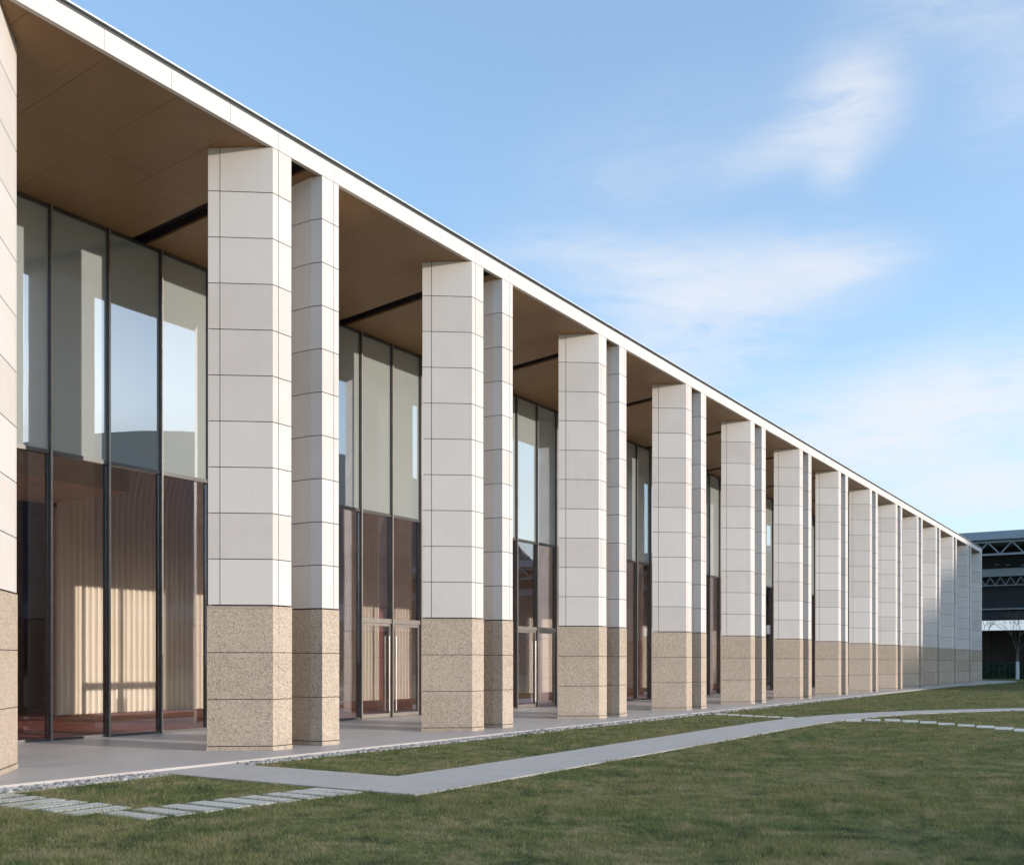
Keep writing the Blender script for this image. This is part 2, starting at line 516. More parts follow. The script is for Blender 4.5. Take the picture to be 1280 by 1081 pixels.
# gravel drainage strips along the plinth
gv = MB()
GW = .36
gv.box(PAVE_X + .004, PAVE_X + GW + .10, -16, -3.43, -.2, -.060)
gv.box(PAVE_X + .004, PAVE_X + GW, -1.84, 62, -.2, -.060)
me = gv.mesh('gravel_bed', [M['gravel']])
bed_v, bed_f = list(gv.v), list(gv.f)
ico_v = [(0, 0, -1), (.72, -.52, -.45), (-.28, -.85, -.45), (-.89, 0, -.45), (-.28, .85, -.45), (.72, .52, -.45),
         (.28, -.85, .45), (-.72, -.52, .45), (-.72, .52, .45), (.28, .85, .45), (.89, 0, .45), (0, 0, 1)]
ico_f = [(0, 1, 2), (1, 0, 5), (0, 2, 3), (0, 3, 4), (0, 4, 5), (1, 5, 10), (2, 1, 6), (3, 2, 7), (4, 3, 8), (5, 4, 9),
         (1, 10, 6), (2, 6, 7), (3, 7, 8), (4, 8, 9), (5, 9, 10), (6, 10, 11), (7, 6, 11), (8, 7, 11), (9, 8, 11), (10, 9, 11)]
def gravel():
    V = [np.array(bed_v)]; F = [f for f in bed_f]; tint = [.35] * len(bed_f); off = len(bed_v)
    iv = np.array(ico_v)
    quadF = list(F)
    spots = []
    for (y0, y1, w, dens) in ((-9.5, -3.45, GW + .10, 900), (-1.83, 6, GW, 850), (6, 16, GW, 450), (16, 40, GW, 150)):
        n = int((y1 - y0) * w * dens)
        xs = PAVE_X + .02 + nrng.random(n) * (w - .03); ys = y0 + nrng.random(n) * (y1 - y0)
        s = (.018 + .02 * nrng.random(n)) * (1.0 if y0 < 6 else 1.4)
        spots += list(zip(xs, ys, s))
    for x, y, s in spots:
        k = s * (np.array([1, 1, .7]) * (.7 + .6 * nrng.random(3)))
        a = nrng.random() * 6.283
        ca, sa = math.cos(a), math.sin(a)
        q = iv * k + .18 * s * (nrng.random((12, 3)) - .5)
        q = np.stack([q[:, 0] * ca - q[:, 1] * sa + x, q[:, 0] * sa + q[:, 1] * ca + y, q[:, 2] - .056 + s * .25], 1)
        V.append(q)
        quadF += [(a_ + off, b_ + off, c_ + off) for a_, b_, c_ in ico_f]
        tint += [nrng.random()] * 20
        off += 12
    m_ = bpy.data.meshes.new('gravel')
    m_.from_pydata(np.concatenate(V).tolist(), [], quadF)
    m_.materials.append(M['gravel'])
    at = m_.attributes.new('tint', 'FLOAT', 'FACE'); at.data.foreach_set('value', tint)
    return link('gravel', m_)
bpy.data.meshes.remove(me)
struct(gravel(), 'stuff')

ed = MB()
ed.box(PAVE_X + GW + .10, PAVE_X + GW + .125, -16, -3.43, -.2, -.045)
tag(ed.build('lawn_edging', M['steel']), 'thin pale edging strip between the gravel and the lawn at the near corner', 'edging')

# stepping slabs -------------------------------------------------
def bevel_slab(sx, sy, h=.05):
    m_ = MB(); e = .012
    a = [(-sx, -sy), (sx, -sy), (sx, sy), (-sx, sy)]
    t = [(-sx + e, -sy + e), (sx - e, -sy + e), (sx - e, sy - e), (-sx + e, sy - e)]
    m_.prism(a, -.12, -e, top=False)
    b = len(m_.v)
    m_.v += [(x, y, -e) for x, y in a] + [(x, y, 0) for x, y in t]
    for i in range(4):
        j = (i + 1) % 4
        m_.f.append((b + i, b + j, b + 4 + j, b + 4 + i)); m_.m.append(0)
    m_.f.append((b + 4, b + 5, b + 6, b + 7)); m_.m.append(0)
    return m_.mesh('stepping_stone', [M['slab']])
slab_across = bevel_slab(.14, .37)     # long side along the building
slab_along = bevel_slab(.40, .14)      # long side away from the building
slab_square = bevel_slab(.19, .40)
slab_long = bevel_slab(.215, .55)
SLABS = []
def put_slab(me_, x, y, rz, label, group):
    o = link('stepping_stone', me_)
    o.location = (x, y, LAWN_Z + .004 + rng.uniform(-.004, .003))
    o.rotation_euler = (rng.uniform(-.006, .006), rng.uniform(-.006, .006), rz)
    tag(o, label, 'stepping stone', group)
    SLABS.append((x, y, rz, me_))
    return o
grpA = 'stepping stones turning a corner across the near lawn'
for i, x in enumerate((1.66, 2.08, 2.50, 2.90, 3.31, 3.72)):
    lab = ['pale stepping stone nearest the gravel, laid edge-on to the camera in the near row',
           'pale stepping stone, second out from the gravel in the near row',
           'pale stepping stone, third out from the gravel in the near row',
           'pale stepping stone, fourth out from the gravel in the near row',
           'pale stepping stone, fifth out from the gravel, long and sloping up to the right',
           'pale stepping stone last before the corner of the near row'][i]
    put_slab(slab_across, x, -6.32 + rng.uniform(-.02, .02), rng.uniform(-.02, .02), lab, grpA)
ordn = ['stepping stone at the corner, lowest in the photo of the whole row', 'second stepping stone up from the corner of the near row',
        'third stepping stone up from the corner of the near row', 'fourth stepping stone up from the corner of the near row',
        'fifth stepping stone up from the corner of the near row', 'sixth stepping stone up from the corner of the near row',
        'seventh stepping stone up from the corner of the near row', 'next-to-last stepping stone below the concrete path in the near row',
        'stepping stone touching the bend of the concrete path']
for i, y in enumerate((-6.33, -5.97, -5.62, -5.27, -4.92, -4.57, -4.22, -3.90, -3.61)):
    put_slab(slab_along, 4.34 + .40 * (y + 6.33) / 2.75, y, rng.uniform(-.02, .02), ordn[i], grpA)
grpB = 'stepping stones crossing the far lawn at the right'
pts = [(6.14, 16.6), (6.55, 17.15), (7.05, 17.35), (7.58, 17.12), (8.13, 16.78), (8.69, 16.27), (9.25, 15.85), (9.77, 15.45), (10.27, 14.98), (10.76, 14.5)]
names = ['first', 'second', 'third', 'fourth', 'fifth', 'sixth', 'seventh', 'eighth', 'ninth', 'tenth']
for i, (x, y) in enumerate(pts):
    put_slab(slab_long, x, y, math.atan2(CAM[0] - x, y - CAM[1]), 'short pale stepping stone, %s from the concrete path in the row at the right edge' % names[i], grpB)
grpC = 'stepping stones between the colonnade and the curved path'
for i in range(6):
    put_slab(slab_square, 1.62 + .5 * i, 18.05 - .20 * i, .35, 'small pale stepping stone, %s from the colonnade paving, in the short row to the path' % names[i], grpC)

# ------------------------------------------------------------------ grass blades (uncountable)
def inside(poly, x, y):
    r = np.zeros(x.shape, bool); n = len(poly); j = n - 1
    for i in range(n):
        xi, yi = poly[i]; xj, yj = poly[j]
        c_ = ((yi > y) != (yj > y))
        with np.errstate(divide='ignore', invalid='ignore'):
            xx = (xj - xi) * (y - yi) / (yj - yi) + xi
        r ^= c_ & (x < xx); j = i
    return r
def grass():
    cphi, sphi = math.cos(PHI), math.sin(PHI)
    X = []; Y = []; Wd = []; Hh = []
    bands = [(6.5, 9, 5200, .0036, .021), (9, 13, 3300, .0046, .021), (13, 19, 1750, .0066, .021), (19, 28, 760, .010, .022),
             (28, 45, 260, .017, .023), (45, 75, 75, .032, .026), (75, 112, 22, .06, .03)]
    for z0, z1, dens, w_, h_ in bands:
        hw = .60
        area = hw * (z1 * z1 - z0 * z0)
        n = int(area * dens)
        Z = np.sqrt(nrng.random(n) * (z1 * z1 - z0 * z0) + z0 * z0)
        U = (nrng.random(n) * 2 - 1) * hw * Z
        wx = CAM[0] + cphi * U - sphi * Z
        wy = CAM[1] + sphi * U + cphi * Z
        keep = (wx > PAVE_X + .01)
        keep &= ~((wx < PAVE_X + GW + .13) & (wy < -3.43)) & ~((wx < PAVE_X + GW) & (wy > -1.85) & (wy < 62))
        keep &= ~inside(walk_poly, wx, wy) & ~inside(apron, wx, wy)
        for (sx, sy, rz, me_) in SLABS:
            hx, hy_ = (.105, .335) if me_ is slab_across else ((.365, .105) if me_ is slab_along else ((.165, .375) if me_ is slab_square else (.20, .53)))
            c_, s_ = math.cos(rz), math.sin(rz)
            lx = (wx - sx) * c_ + (wy - sy) * s_; ly = -(wx - sx) * s_ + (wy - sy) * c_
            keep &= ~((abs(lx) < hx) & (abs(ly) < hy_))
        keep &= ~((wy > 100) & (wx < 40))
        wx = wx[keep]; wy = wy[keep]; n = len(wx)
        X.append(wx); Y.append(wy)
        Wd.append(np.full(n, w_)); Hh.append(h_ * (.45 + .9 * nrng.random(n)))
    x = np.concatenate(X); y = np.concatenate(Y); w = np.concatenate(Wd); h = np.concatenate(Hh)
    n = len(x)
    # clumping: taller and shorter tufts
    def vnoise(x, y, f, seed):
        u = x * f + 1000.0; v = y * f + 1000.0
        iu = np.floor(u).astype(np.int64); iv = np.floor(v).astype(np.int64)
        fu = u - iu; fv = v - iv; fu = fu * fu * (3 - 2 * fu); fv = fv * fv * (3 - 2 * fv)
        def hsh(a, b): return ((np.sin(a * 127.1 + b * 311.7 + seed * 74.7) * 43758.5453) % 1.0)
        return (hsh(iu, iv) * (1 - fu) + hsh(iu + 1, iv) * fu) * (1 - fv) + (hsh(iu, iv + 1) * (1 - fu) + hsh(iu + 1, iv + 1) * fu) * fv
    cl_ = .5 * vnoise(x, y, 1.1, 1) + .3 * vnoise(x, y, 3.1, 2) + .2 * vnoise(x, y, 8.0, 3)
    h = h * np.clip(.25 + 3.2 * (cl_ - .24), .3, 2.6)
    a = nrng.random(n) * 6.283; ln = h * (.3 + 1.0 * nrng.random(n)); la = nrng.random(n) * 6.283
    V = np.empty((n, 3, 3))
    V[:, 0] = np.stack([x - w / 2 * np.cos(a), y - w / 2 * np.sin(a), np.full(n, LAWN_Z - .012)], 1)
    V[:, 1] = np.stack([x + w / 2 * np.cos(a), y + w / 2 * np.sin(a), np.full(n, LAWN_Z - .012)], 1)
    V[:, 2] = np.stack([x + ln * np.cos(la), y + ln * np.sin(la), LAWN_Z + h], 1)
    me_ = bpy.data.meshes.new('grass')
    me_.vertices.add(n * 3); me_.vertices.foreach_set('co', V.reshape(-1))
    me_.loops.add(n * 3); me_.loops.foreach_set('vertex_index', np.arange(n * 3, dtype=np.int32))
    me_.polygons.add(n); me_.polygons.foreach_set('loop_start', np.arange(0, n * 3, 3, dtype=np.int32))
    me_.update()
    at = me_.attributes.new('tint', 'FLOAT', 'FACE'); at.data.foreach_set('value', nrng.random(n).astype(np.float32))
    me_.materials.append(M['blades'])
    o = link('grass', me_)
    return o
struct(grass(), 'stuff')

# ------------------------------------------------------------------ the colonnaded building
HT = 11.0            # soffit height
GLX = -4.8           # glass line
FZ = 0.07            # floor level at the glass
HG = 10.59           # soffit height at the glass
PY = [0.0, 6.37, 12.72, 19.02, 25.33, 31.60, 37.85, 44.10, 50.27, 56.32, 62.50, 69.0, 75.7, 82.5]
B0R = -5.30          # right edge of the near corner pair
YL, YR = -14.0, PY[-1] + .47
bld = thing('pavilion', (0, 0, 0), 'long flat-roofed pavilion with tall paired pale stone piers on brown granite bases', 'building')

def offset_poly(P, d):
    n = len(P); out = []
    for i in range(n):
        a = Vector(P[i - 1]); b = Vector(P[i]); c = Vector(P[(i + 1) % n])
        e1 = (b - a).normalized(); e2 = (c - b).normalized()
        n1 = Vector((-e1.y, e1.x)); n2 = Vector((-e2.y, e2.x))     # inward for CCW
        k = (n1 + n2); k = k / max(.25, k.dot(n1))
        out.append((b.x + k.x * d, b.y + k.y * d))
    return out
def with_notch(P, i, t, width=.014, depth=.014):
    """cut a V-less groove into edge i (from P[i] to P[i+1]) at distance t"""
    a = Vector(P[i]); b = Vector(P[(i + 1) % len(P)]); e = (b - a).normalized(); nn = Vector((-e.y, e.x))
    p1 = a + e * (t - width / 2); p2 = p1 + nn * depth; p4 = a + e * (t + width / 2); p3 = p4 + nn * depth
    return P[:i + 1] + [tuple(p1), tuple(p2), tuple(p3), tuple(p4)] + P[i + 1:]
def pier_poly(theta, depth=.925):
    """plan of the left pier of a pair, counter-clockwise, x outward, y along the facade"""
    t = depth * math.tan(theta)
    return [(-depth, -t), (0.0, 0.0), (0.0, .47), (-.23, .535), (-1.0, .535)]
def mirror(P, yc):
    return [(x, 2 * yc - y) for x, y in P][::-1]
def course_stack(mb, P, z0, z1, n, gap=.015, first_gap=True):
    h_ = (z1 - z0) / n
    for k in range(n):
        a = z0 + k * h_ + (gap if (k > 0 or first_gap) else 0.0)
        mb.prism(P, a, z0 + (k + 1) * h_, 0)
def pier_meshes(P, grooves):
    Pg = P
    for (i, t) in sorted(grooves, reverse=True):
        Pg = with_notch(Pg, i, t)
    sh = MB()
    course_stack(sh, Pg, 2.642, HT - .008, 10)
    core = offset_poly(P, .0135)
    sh.prism(core, 2.644, HT - .02, 1)
    shaft = sh.mesh('pier', [M['limestone'], M['joint']])
    gb = MB()
    Pb = offset_poly(Pg, -.010)
    course_stack(gb, Pb, .075, 2.630, 3, .014)
    gb.prism(offset_poly(P, -.016), 0.0005, .073, 0)
    gb.prism(offset_poly(P, .004), .0740, 2.630, 1)
    base = gb.mesh('granite_base', [M['granite'], M['joint']])
    return shaft, base
TH = R(37.0)
PA = pier_poly(TH)
LA = math.hypot(PA[0][0], PA[0][1])
PB = mirror(PA, .885)
gA = [(0, .21), (1, .14)]
shA, baA = pier_meshes(PA, gA)
# mirrored edges: PB order is reversed
idx = {}
nB = len(PB)
edge_front = [i for i in range(nB) if abs(PB[i][0]) < 1e-9 and abs(PB[(i + 1) % nB][0]) < 1e-9][0]
edge_outer = (edge_front + 1) % nB
shB, baB = pier_meshes(PB, [(edge_front, .33), (edge_outer, LA - .21)])
def add_pier(sh, ba, y):
    o = link('pier', sh, bld); o.location = (0, y, 0)
    c = link('granite_base', ba, o)
    return o
for k, y in enumerate(PY):
    add_pier(shA, baA, y)
    if k < len(PY) - 1:
        add_pier(shB, baB, y)
P0 = pier_poly(R(44.5), .92)
P0B = mirror(P0, .885)
L0 = math.hypot(P0[0][0], P0[0][1])
sh0, ba0 = pier_meshes(P0B, [(edge_front, .33), (edge_outer, L0 - .075)])
add_pier(shA, baA, B0R - 1.77)
add_pier(sh0, ba0, B0R - 1.77)

# fascia ---------------------------------------------------------
FJ = [YL, -11.4, -9.0, B0R - 1.63, B0R - .14, -3.54, -2.27, -1.01]
for k, y in enumerate(PY):
    FJ.append(y + .14)
    if k < len(PY) - 1:
        FJ += [y + 1.63, y + 1.63 + (PY[k + 1] - y - 1.49) / 2]
FJ.append(YR + .01)
fa = MB()
for a, b in zip(FJ[:-1], FJ[1:]):
    fa.box(-.085, .004, a + .004, b - .004, HT, HT + .325)
# return along the far end
xr = 0.0
for k in range(12):
    fa.box(-.12 - 2.4 * (k + 1) + .004, -.12 - 2.4 * k - .004, YR - .10, YR + .006, HT, HT + .325)
fascia = fa.build('fascia', M['limestone'], bld)
tr = MB()
tr.box(-.30, -.045, YL, YR - .05, HT + .30, HT + .415, 0)
tr.box(-28, -.045, YR - .20, YR - .045, HT + .30, HT + .414, 0)
tr.box(-.34, .012, YL, YR + .012, HT + .417, HT + .440, 1)
tr.box(-28, -.342, YR - .30, YR + .012, HT + .417, HT + .440, 1)
tr.box(-.125, -.112, YL, YR - .12, HT + .01, HT + .31, 0)
tr.build('roof_trim', [M['flash'], M['cap']], bld)
rf = MB()
rf.box(-28, -.32, YL, YR - .21, HT + .26, HT + .41)
rf.build('roof', M['roof'], bld)

# soffit: metal panels with open seams and dark slots over each pair
def sof_z(x): return HT + .001 + (HG - HT) * (x + .132) / (GLX + .132)
so = MB()
slots = [(B0R - 1.77 + .62, B0R - 1.77 + 1.02)] + [(y + .60, y + 1.0) for y in PY[:-1]]
segs = []
prev = YL
for a, b in slots:
    segs.append((prev, a)); prev = b
segs.append((prev, YR - .11))
for a, b in segs:
    n = max(1, round((b - a) / 1.30))
    if b - a < .5: n = 1
    for k in range(n):
        ya = a + (b - a) * k / n + .003; yb = a + (b - a) * (k + 1) / n - .003
        for xa, xb in ((-2.42, -.092), (GLX - .2, -2.426)):
            za, zb = sof_z(xa), sof_z(xb)
            k0 = len(so.v)
            so.v += [(xa, ya, za), (xb, ya, zb), (xb, yb, zb), (xa, yb, za), (xa, ya, za + .05), (xb, ya, zb + .05), (xb, yb, zb + .05), (xa, yb, za + .05)]
            for q in ((0, 3, 2, 1), (4, 5, 6, 7), (0, 1, 5, 4), (1, 2, 6, 5), (2, 3, 7, 6), (3, 0, 4, 7)):
                so.f.append(tuple(k0 + i for i in q)); so.m.append(0)
soffit = so.build('soffit', M['soffit'], bld)
sl = MB()
for a, b in slots:
    for (xa, xb, ya, yb, dz, th) in ((GLX - .18, -.14, a - .05, b + .05, .19, .04), (GLX - .18, -.14, a - .06, a - .001, .052, .13), (GLX - .18, -.14, b + .001, b + .06, .052, .13)):
        za, zb = sof_z(xa) + dz, sof_z(xb) + dz
        k = len(sl.v)
        sl.v += [(xa, ya, za), (xb, ya, zb), (xb, yb, zb), (xa, yb, za), (xa, ya, za + th), (xb, ya, zb + th), (xb, yb, zb + th), (xa, yb, za + th)]
        for q in ((0, 3, 2, 1), (4, 5, 6, 7), (0, 1, 5, 4), (1, 2, 6, 5), (2, 3, 7, 6), (3, 0, 4, 7)):
            sl.f.append(tuple(k + i for i in q)); sl.m.append(0)
sl.box(GLX - .2, -.14, YL, YR - .12, HT + .24, HT + .25)
sl.build('soffit_slot', M['slot'], bld)

# curtain wall ---------------------------------------------------
MP = 1.3195
mull = [.02 + MP * k for k in range(-10, 63)]
DOORS = []
def near_m(y): return min(range(len(mull)), key=lambda i: abs(mull[i] - y))
for y0 in (7.94, 15.85):
    i = near_m(y0); DOORS += [i, i + 1]
TZ = 5.74
mu = MB(); mu.box(GLX - .10, GLX + .075, -.033, .033, FZ, HG - .002); mu.box(GLX + .076, GLX + .092, -.018, .018, FZ, HG - .002, 1)
mu_me = mu.mesh('mullion', [M['mullion'], M['bronze']])
for y in mull:
    o = link('mullion', mu_me, bld); o.location = (0, y, 0)
t1 = MB(); t1.box(GLX - .06, GLX + .05, .034, MP - .034, TZ - .04, TZ + .04); t_me = t1.mesh('transom', [M['mullion']])
t2 = MB(); t2.box(GLX - .08, GLX + .06, .034, MP - .034, 2.70, 2.83); d_me = t2.mesh('door_head', [M['bronze']])
t3 = MB(); t3.box(GLX - .05, GLX + .05, .034, MP - .034, .0 + FZ, .05 + FZ); s_me = t3.mesh('sill', [M['mullion']])
t4 = MB(); t4.box(GLX - .05, GLX + .05, .034, MP - .034, HG - .07, HG - .001); h_me = t4.mesh('head_rail', [M['mullion']])
def pane(z0, z1, name, mat, dx=.008):
    b = MB(); b.box(GLX - dx, GLX + dx, .0345, MP - .0345, z0, z1); return b.mesh(name, [mat])
up_me = pane(TZ + .041, HG - .071, 'upper_pane', M['spandrel'])
lo_me = pane(.051 + FZ, TZ - .041, 'lower_pane', M['glass'])
ld_me = pane(2.831, TZ - .041, 'lower_pane', M['glass'])
dl = MB()
for (a, b_) in ((.036, .085), (MP - .085, MP - .036)):
    dl.box(GLX - .025, GLX + .025, a, b_, .012 + FZ, 2.695)
dl.box(GLX - .025, GLX + .025, .086, MP - .086, 2.625, 2.695); dl.box(GLX - .025, GLX + .025, .086, MP - .086, .012 + FZ, .11 + FZ)
dl.box(GLX - .006, GLX + .006, .0855, MP - .0855, .111 + FZ, 2.624, 1)
dl_me = dl.mesh('door', [M['bronze'], M['door_glass']])
def handle_mesh(yh):
    b = MB(); b.tube((GLX + .075, yh, .25), (GLX + .075, yh, 2.35), .016, .016, 8)
    b.tube((GLX - .075, yh, .25), (GLX - .075, yh, 2.35), .016, .016, 8)
    for z in (.55, 2.05): b.beam((GLX - .075, yh, z), (GLX + .075, yh, z), .018, .018)
    return b.mesh('handle', [M['steel']])
hR, hL = handle_mesh(MP - .15), handle_mesh(.15)
for i in range(len(mull) - 1):
    y = mull[i]
    def put(name, me_):
        o = link(name, me_, bld); o.location = (0, y, 0); return o
    put('transom', t_me); put('head_rail', h_me); put('upper_pane', up_me)
    if i in DOORS:
        put('lower_pane', ld_me); put('door_head', d_me)
        o = put('door', dl_me)
        link('handle', hR if DOORS.index(i) % 2 == 0 else hL, o)
    else:
        put('lower_pane', lo_me); put('sill', s_me)

# interior -------------------------------------------------------
fl = MB(); fl.box(-28, GLX - .11, YL, YR - .5, -.1, FZ)
fl.build('interior_floor', M['carpet'], bld)
ci = MB(); ci.box(-28, GLX - .26, YL, YR - .5, HG - .05, HG + .04)
ci.build('interior_ceiling', M['plaster'], bld)
bw = MB(); bw.box(-28, -27.7, YL, YR - .5, 0, HG - .06)
bw.box(-27.69, -.30, YL, YL + .3, 0.001, HG - .06); bw.box(-27.69, -1.2, YR - .42, YR - .12, 0.001, HG - .06)
bw.box(-17.2, -17.0, YL + .31, YR - .43, .001, HG - .06, 1)
bw.build('interior_wall', [M['limestone'], M['dark_interior']], bld)

SX = -13.4
def slat_panel(y0, y1):
    """fluted timber wall whose head curves forward into a cove"""
    mb = MB()
    prof = [(SX, FZ + .02), (SX, 2.0), (SX, 4.2), (SX, 6.15)]
    for k in range(1, 11):
        t = math.pi / 2 * k / 10
        prof.append((SX + 3.6 * (1 - math.cos(t)), 6.15 + 3.4 * math.sin(t)))
    y = y0
    ys = []
    w_ = .20
    n = max(1, int((y1 - y0) / w_)); w_ = (y1 - y0) / n
    for i in range(n):
        ys += [(y0 + i * w_, 0.0), (y0 + (i + .30) * w_, .085), (y0 + (i + .70) * w_, .085)]
    ys.append((y1, 0.0))
    b = len(mb.v); m = len(ys)
    for j, (x, z) in enumerate(prof):
        if j < 3: nx, nz = 1, 0
        else:
            t = max(0, min(1, (j - 3) / 10)) * math.pi / 2
            nx, nz = math.cos(t), -math.sin(t)
        for (yy, d) in ys:
            mb.v.append((x + nx * d, yy, z + nz * d))
    for j in range(len(prof) - 1):
        for i in range(m - 1):
            mb.f.append((b + j * m + i, b + j * m + i + 1, b + (j + 1) * m + i + 1, b + (j + 1) * m + i)); mb.m.append(0)
    # solid back so that the wall has thickness
    mb.box(SX - .16, SX - .04, y0, y1, .02, 6.1)
    return mb
for (a, b) in ((4.6, 11.2), (11.5, 19.0), (19.75, 25.4), (26.0, 31.0), (31.8, 37.0), (37.8, 43.0), (43.8, 50), (51, 58), (59, 66), (67, 74), (75, 80)):
    slat_panel(a, b).build('slat_wall', M['slat'], bld)
rd = MB()
for y in (11.1, 18.95, 25.35, 30.95, 36.95, 42.95):
    rd.box(SX - .5, SX - .3, y - .1, y + .75, .02, 6.1)
rd.build('red_panel', M['mahogany'], bld)
ck = MB()
ck.box(SX - .3, SX + 3.4, -4.0, 4.5, 6.2, 9.5)
ck.build('interior_bulkhead', M['plaster'], bld)

# ------------------------------------------------------------------ far canopy hall
hall = thing('exhibition_hall', (0, 112, 0), 'dark exhibition hall with steel roof truss standing behind the far end of the pavilion', 'building')
M['hall_roof'] = simple('hall_grey_metal', (.34, .37, .42), .5, .2)
M['hall_steel'] = simple('hall_steelwork', (.27, .28, .30), .5, .3)
M['hall_dark'] = cladding_mat('hall_dark_cladding', (.020, .021, .026), (.034, .032, .034), 1.1, 2)
M['hall_wall'] = cladding_mat('brown_boundary_wall', (.050, .036, .030), (.075, .052, .042), 3.0, 0)
HX0, HX1 = -75, 85
def hpart(mb, name, mats):
    o = mb.build(name, mats, hall)
    o.matrix_parent_inverse.identity(); o.location = (0, -112, 0)
    return o
b = MB(); b.box(HX0, HX1, 111.0, 160, 15.15, 16.05); hpart(b, 'roof', M['hall_roof'])
b = MB()
b.beam((HX0, 111.6, 14.95), (HX1, 111.6, 14.95), .25, .25); b.beam((HX0, 111.6, 13.55), (HX1, 111.6, 13.55), .22, .22)
n = 66; st = (HX1 - HX0) / n
for i in range(n):
    x = HX0 + i * st
    b.beam((x, 111.6, 13.55), (x + st / 2, 111.6, 14.9), .13, .13); b.beam((x + st / 2, 111.6, 14.9), (x + st, 111.6, 13.55), .13, .13)
hpart(b, 'roof_truss', M['hall_steel'])
b = MB(); b.box(HX0, HX1, 119, 119.6, 6.55, 15.1); hpart(b, 'dark_wall', M['hall_dark'])
b = MB(); b.box(HX0, HX1, 117.4, 118.4, 11.55, 12.45); hpart(b, 'duct', M['hall_roof'])
b = MB()
b.beam((HX0, 117.9, 10.55), (HX1, 117.9, 10.55), .12, .12)
for i in range(150):
    x = HX0 + i * 1.066
    b.beam((x, 117.9, 10.55), (x + .53, 117.9, 11.5), .09, .09); b.beam((x + .53, 117.9, 11.5), (x + 1.066, 117.9, 10.55), .09, .09)
hpart(b, 'small_truss', M['hall_steel'])
b = MB()
for i in range(110):
    x = HX0 + i * 1.45 + rng.uniform(-.3, .3)
    b.beam((x, 118.3, 12.9 + rng.uniform(-.2, .2)), (x + rng.uniform(.3, .9), 118.3, 13.0 + rng.uniform(-.2, .2)), .1, .1)
hpart(b, 'far_truss_bits', M['hall_steel'])  # scattered short steel pieces standing in for the speckled far-bay truss, no lamps
b = MB(); b.box(HX0, HX1, 118.5, 118.9, 7.75, 7.92); hpart(b, 'rail', M['hall_steel'])
for x in range(-64, 90, 16):
    b = MB(); b.box(x - .3, x + .3, 118.9, 119.5, -.2, 6.55); hpart(b, 'column', M['hall_dark'])

w_ = MB(); w_.box(-90, 100, 132, 132.5, -.2, 5.75)
tag(w_.build('boundary_wall', M['hall_wall']), 'long dark brown boundary wall behind the open base of the far hall', 'wall')

# ------------------------------------------------------------------ foliage helpers
M['leaf_dark'] = simple('hedge_leaf', (.018, .038, .018), .6, 0, .3, .5, 1.2)
M['leaf_olive'] = simple('evergreen_leaf', (.045, .065, .022), .6, 0, .3, .45, .9)
M['bark'] = simple('bark', (.13, .105, .085), .9, 0, .2, .3, 5)
M['lime'] = simple('limewashed_bark', (.62, .62, .60), .9, 0, .2, .1, 5)
def leaf_cloud(pts, size):
    n = len(pts)
    P = np.array(pts)
    a = nrng.normal(size=(n, 3)); a /= np.linalg.norm(a, axis=1)[:, None]
    t = nrng.normal(size=(n, 3)); b = np.cross(a, t); b /= np.linalg.norm(b, axis=1)[:, None]
    s = size * (.6 + .8 * nrng.random(n))[:, None]
    V = np.stack([P - a * s, P + b * s * .5, P + a * s, P - b * s * .5], 1).reshape(-1, 3)
    mb = MB(); mb.v = [tuple(v) for v in V.tolist()]
    mb.f = [(4 * i, 4 * i + 1, 4 * i + 2, 4 * i + 3) for i in range(n)]; mb.m = [0] * n
    return mb
def branch_set(h, spread, seed, levels=4, r0=.11, trunk=.38):
    r = random.Random(seed); tubes = []; tips = []
    def grow(p, d, ln, rad, lv):
        q = p
        for s_ in range(3):
            d = (d + Vector((r.uniform(-.12, .12), r.uniform(-.12, .12), r.uniform(-.02, .10)))).normalized()
            nq = q + d * (ln / 3)
            tubes.append((q, nq, rad * (1 - .13 * s_), rad * (1 - .13 * (s_ + 1)))); q = nq
        if lv == 0:
            tips.append(q); return
        for k in range(r.choice((3, 3, 4))):
            a = r.uniform(0, 6.283); tilt = r.uniform(.35, .85) * spread
            side = Vector((math.cos(a), math.sin(a), 0))
            nd = (d * math.cos(tilt) + side * math.sin(tilt)).normalized()
            grow(q, nd, ln * r.uniform(.58, .80), rad * .58, lv - 1)
    trunk_top = Vector((0, 0, h * trunk))
    tubes.append((Vector((0, 0, -.2)), trunk_top, r0 * 1.2, r0))
    for k in range(4):
        a = k * 1.57 + r.uniform(-.4, .4); tilt = r.uniform(.25, .6) * spread
        grow(trunk_top, Vector((math.sin(tilt) * math.cos(a), math.sin(tilt) * math.sin(a), math.cos(tilt))), h * .26, r0 * .6, levels - 1)
    return tubes, tips
def bare_tree(x, y, h, seed, label, group=None, lime=False):
    t = thing('bare_tree', (x, y, LAWN_Z), label, 'tree', group)
    tubes, tips = branch_set(h, 1.0, seed)
    mb = MB()
    if lime:
        mb.tube((0, 0, -.2), (0, 0, 1.75), .17, .15, 8, 1); mb.tube((0, 0, 1.75), tubes[0][1], .15, .13, 8, 0)
    else:
        mb.tube(tubes[0][0], tubes[0][1], tubes[0][2], tubes[0][3], 8, 0)
    mb.build('trunk', [M['bark'], M['lime']], t)
    cr = MB()
    for p, q, a, b_ in tubes[1:]:
        cr.tube(p, q, max(a * .55, .007), max(b_ * .55, .005), 5)
    cr.build('crown', M['bark'], t)
    return t
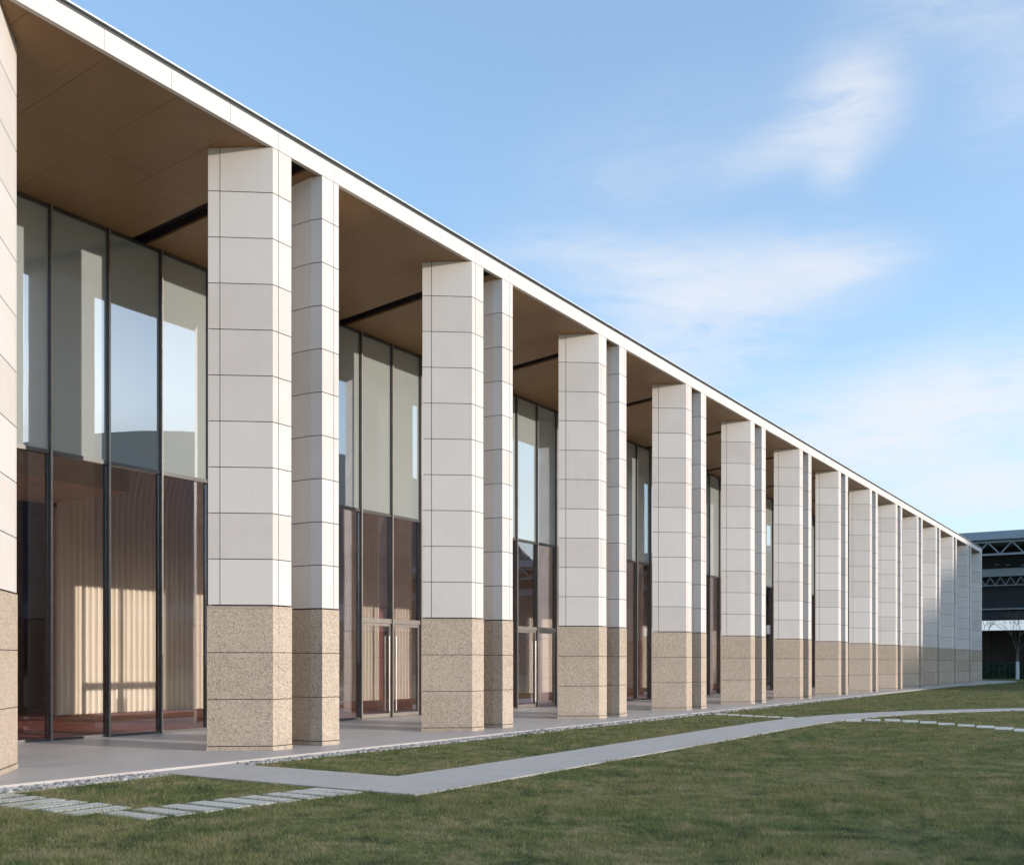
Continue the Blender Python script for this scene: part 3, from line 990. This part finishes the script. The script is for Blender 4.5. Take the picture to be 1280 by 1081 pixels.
def leafy_tree(x, y, h, rad, seed, label, group=None, n=6500):
    t = thing('evergreen_tree', (x, y, LAWN_Z), label, 'tree', group)
    tubes, tips = branch_set(h, .95, seed, 3, .14, .30)
    mb = MB()
    for p, q, a, b_ in tubes: mb.tube(p, q, a, b_, 6)
    mb.build('trunk', M['bark'], t)
    r = np.random.default_rng(seed); pts = []
    per = max(20, n // len(tips))
    for tp in tips:
        c = np.array(tp) * np.array([rad / (h * .32), rad / (h * .32), 1.0]) * np.array([1, 1, .92])
        pts.append(c + r.normal(size=(per, 3)) * np.array([.42, .42, .34]))
    leaf_cloud(np.concatenate(pts), .13).build('crown', M['leaf_olive'], t)
    return t

# hedge in front of the boundary wall
pts = np.stack([nrng.uniform(-40, 60, 26000), nrng.uniform(103.0, 104.4, 26000), nrng.uniform(-.05, 1.62, 26000)], 1)
hd = thing('hedge', (10, 103.7, LAWN_Z), 'low clipped dark green hedge below the brown wall at the right edge', 'hedge')
o = leaf_cloud(pts, .13).build('foliage', M['leaf_dark'], hd); o.location = (-10, -103.7, -LAWN_Z)
hb = MB()
for i in range(200):
    hb.box(-40 + i * .5, -40 + i * .5 + .46, 103.25 + rng.uniform(-.05, .05), 104.1 + rng.uniform(-.05, .05), -.1, 1.32 + rng.uniform(-.08, .08))
o = hb.build('inner_growth', M['leaf_dark'], hd); o.location = (-10, -103.7, -LAWN_Z)

bare_tree(.65, 101.4, 7.0, 5, 'young bare tree with a white limewashed trunk in front of the dark hedge', None, True)
bare_tree(-8.0, 140, 10.5, 9, 'bare tree behind the brown wall, just right of the pavilion end', 'bare trees behind the wall')
bare_tree(1.5, 143, 10.0, 10, 'bare tree behind the brown wall, above the white trunk', 'bare trees behind the wall')
bare_tree(24, 64, 6.5, 21, 'bare tree on the lawn whose branches show in the doors\' reflection', 'bare trees on the lawn')
bare_tree(29, 72, 7.0, 22, 'bare tree further along the lawn, reflected in the glass above the doors', 'bare trees on the lawn')
leafy_tree(30, 80.5, 8.0, 3.4, 31, 'round evergreen on the lawn casting its shade on the last piers')
leafy_tree(40, 4.4, 7.0, 2.0, 41, 'small evergreen standing alone across the near lawn, shading its right end', None, 900)

# opposite arched hall, seen in the glass
ah = thing('arched_hall', (210, 190, 0), 'long arched-roof hall across the grounds, mirrored in the upper glass', 'building')
M['arch_roof'] = cladding_mat('arched_roof_sheet', (.10, .125, .15), (.13, .155, .18), 6.0, 2)
mb = MB(); N = 36
ra, hz_ = 95.0, 58.0
for i in range(N):
    a0, a1 = math.pi * i / N, math.pi * (i + 1) / N
    p0 = (ra * math.cos(a0), 8 + (hz_ - 8) * math.sin(a0)); p1 = (ra * math.cos(a1), 8 + (hz_ - 8) * math.sin(a1))
    mb.face([(p0[0], -45, p0[1]), (p1[0], -45, p1[1]), (p1[0], 45, p1[1]), (p0[0], 45, p0[1])])
    mb.face([(p0[0], -45, 8), (p1[0], -45, 8), (p1[0], -45, p1[1]), (p0[0], -45, p0[1])])
    mb.face([(p0[0], 45, 8), (p1[0], 45, 8), (p1[0], 45, p1[1]), (p0[0], 45, p0[1])])
o = mb.build('roof', M['arch_roof'], ah)
mb = MB(); mb.box(-ra, ra, -44, 44, -.2, 7.99); mb.build('wall', M['hall_dark'], ah)
mb = MB(); mb.box(-ra - 2, ra + 2, -47, -44.01, 12, 16); mb.box(-ra - 4, -ra + .0, -43.9, 44, 12, 16); mb.build('canopy_band', M['hall_roof'], ah)
ah.rotation_euler = (0, 0, R(-40))
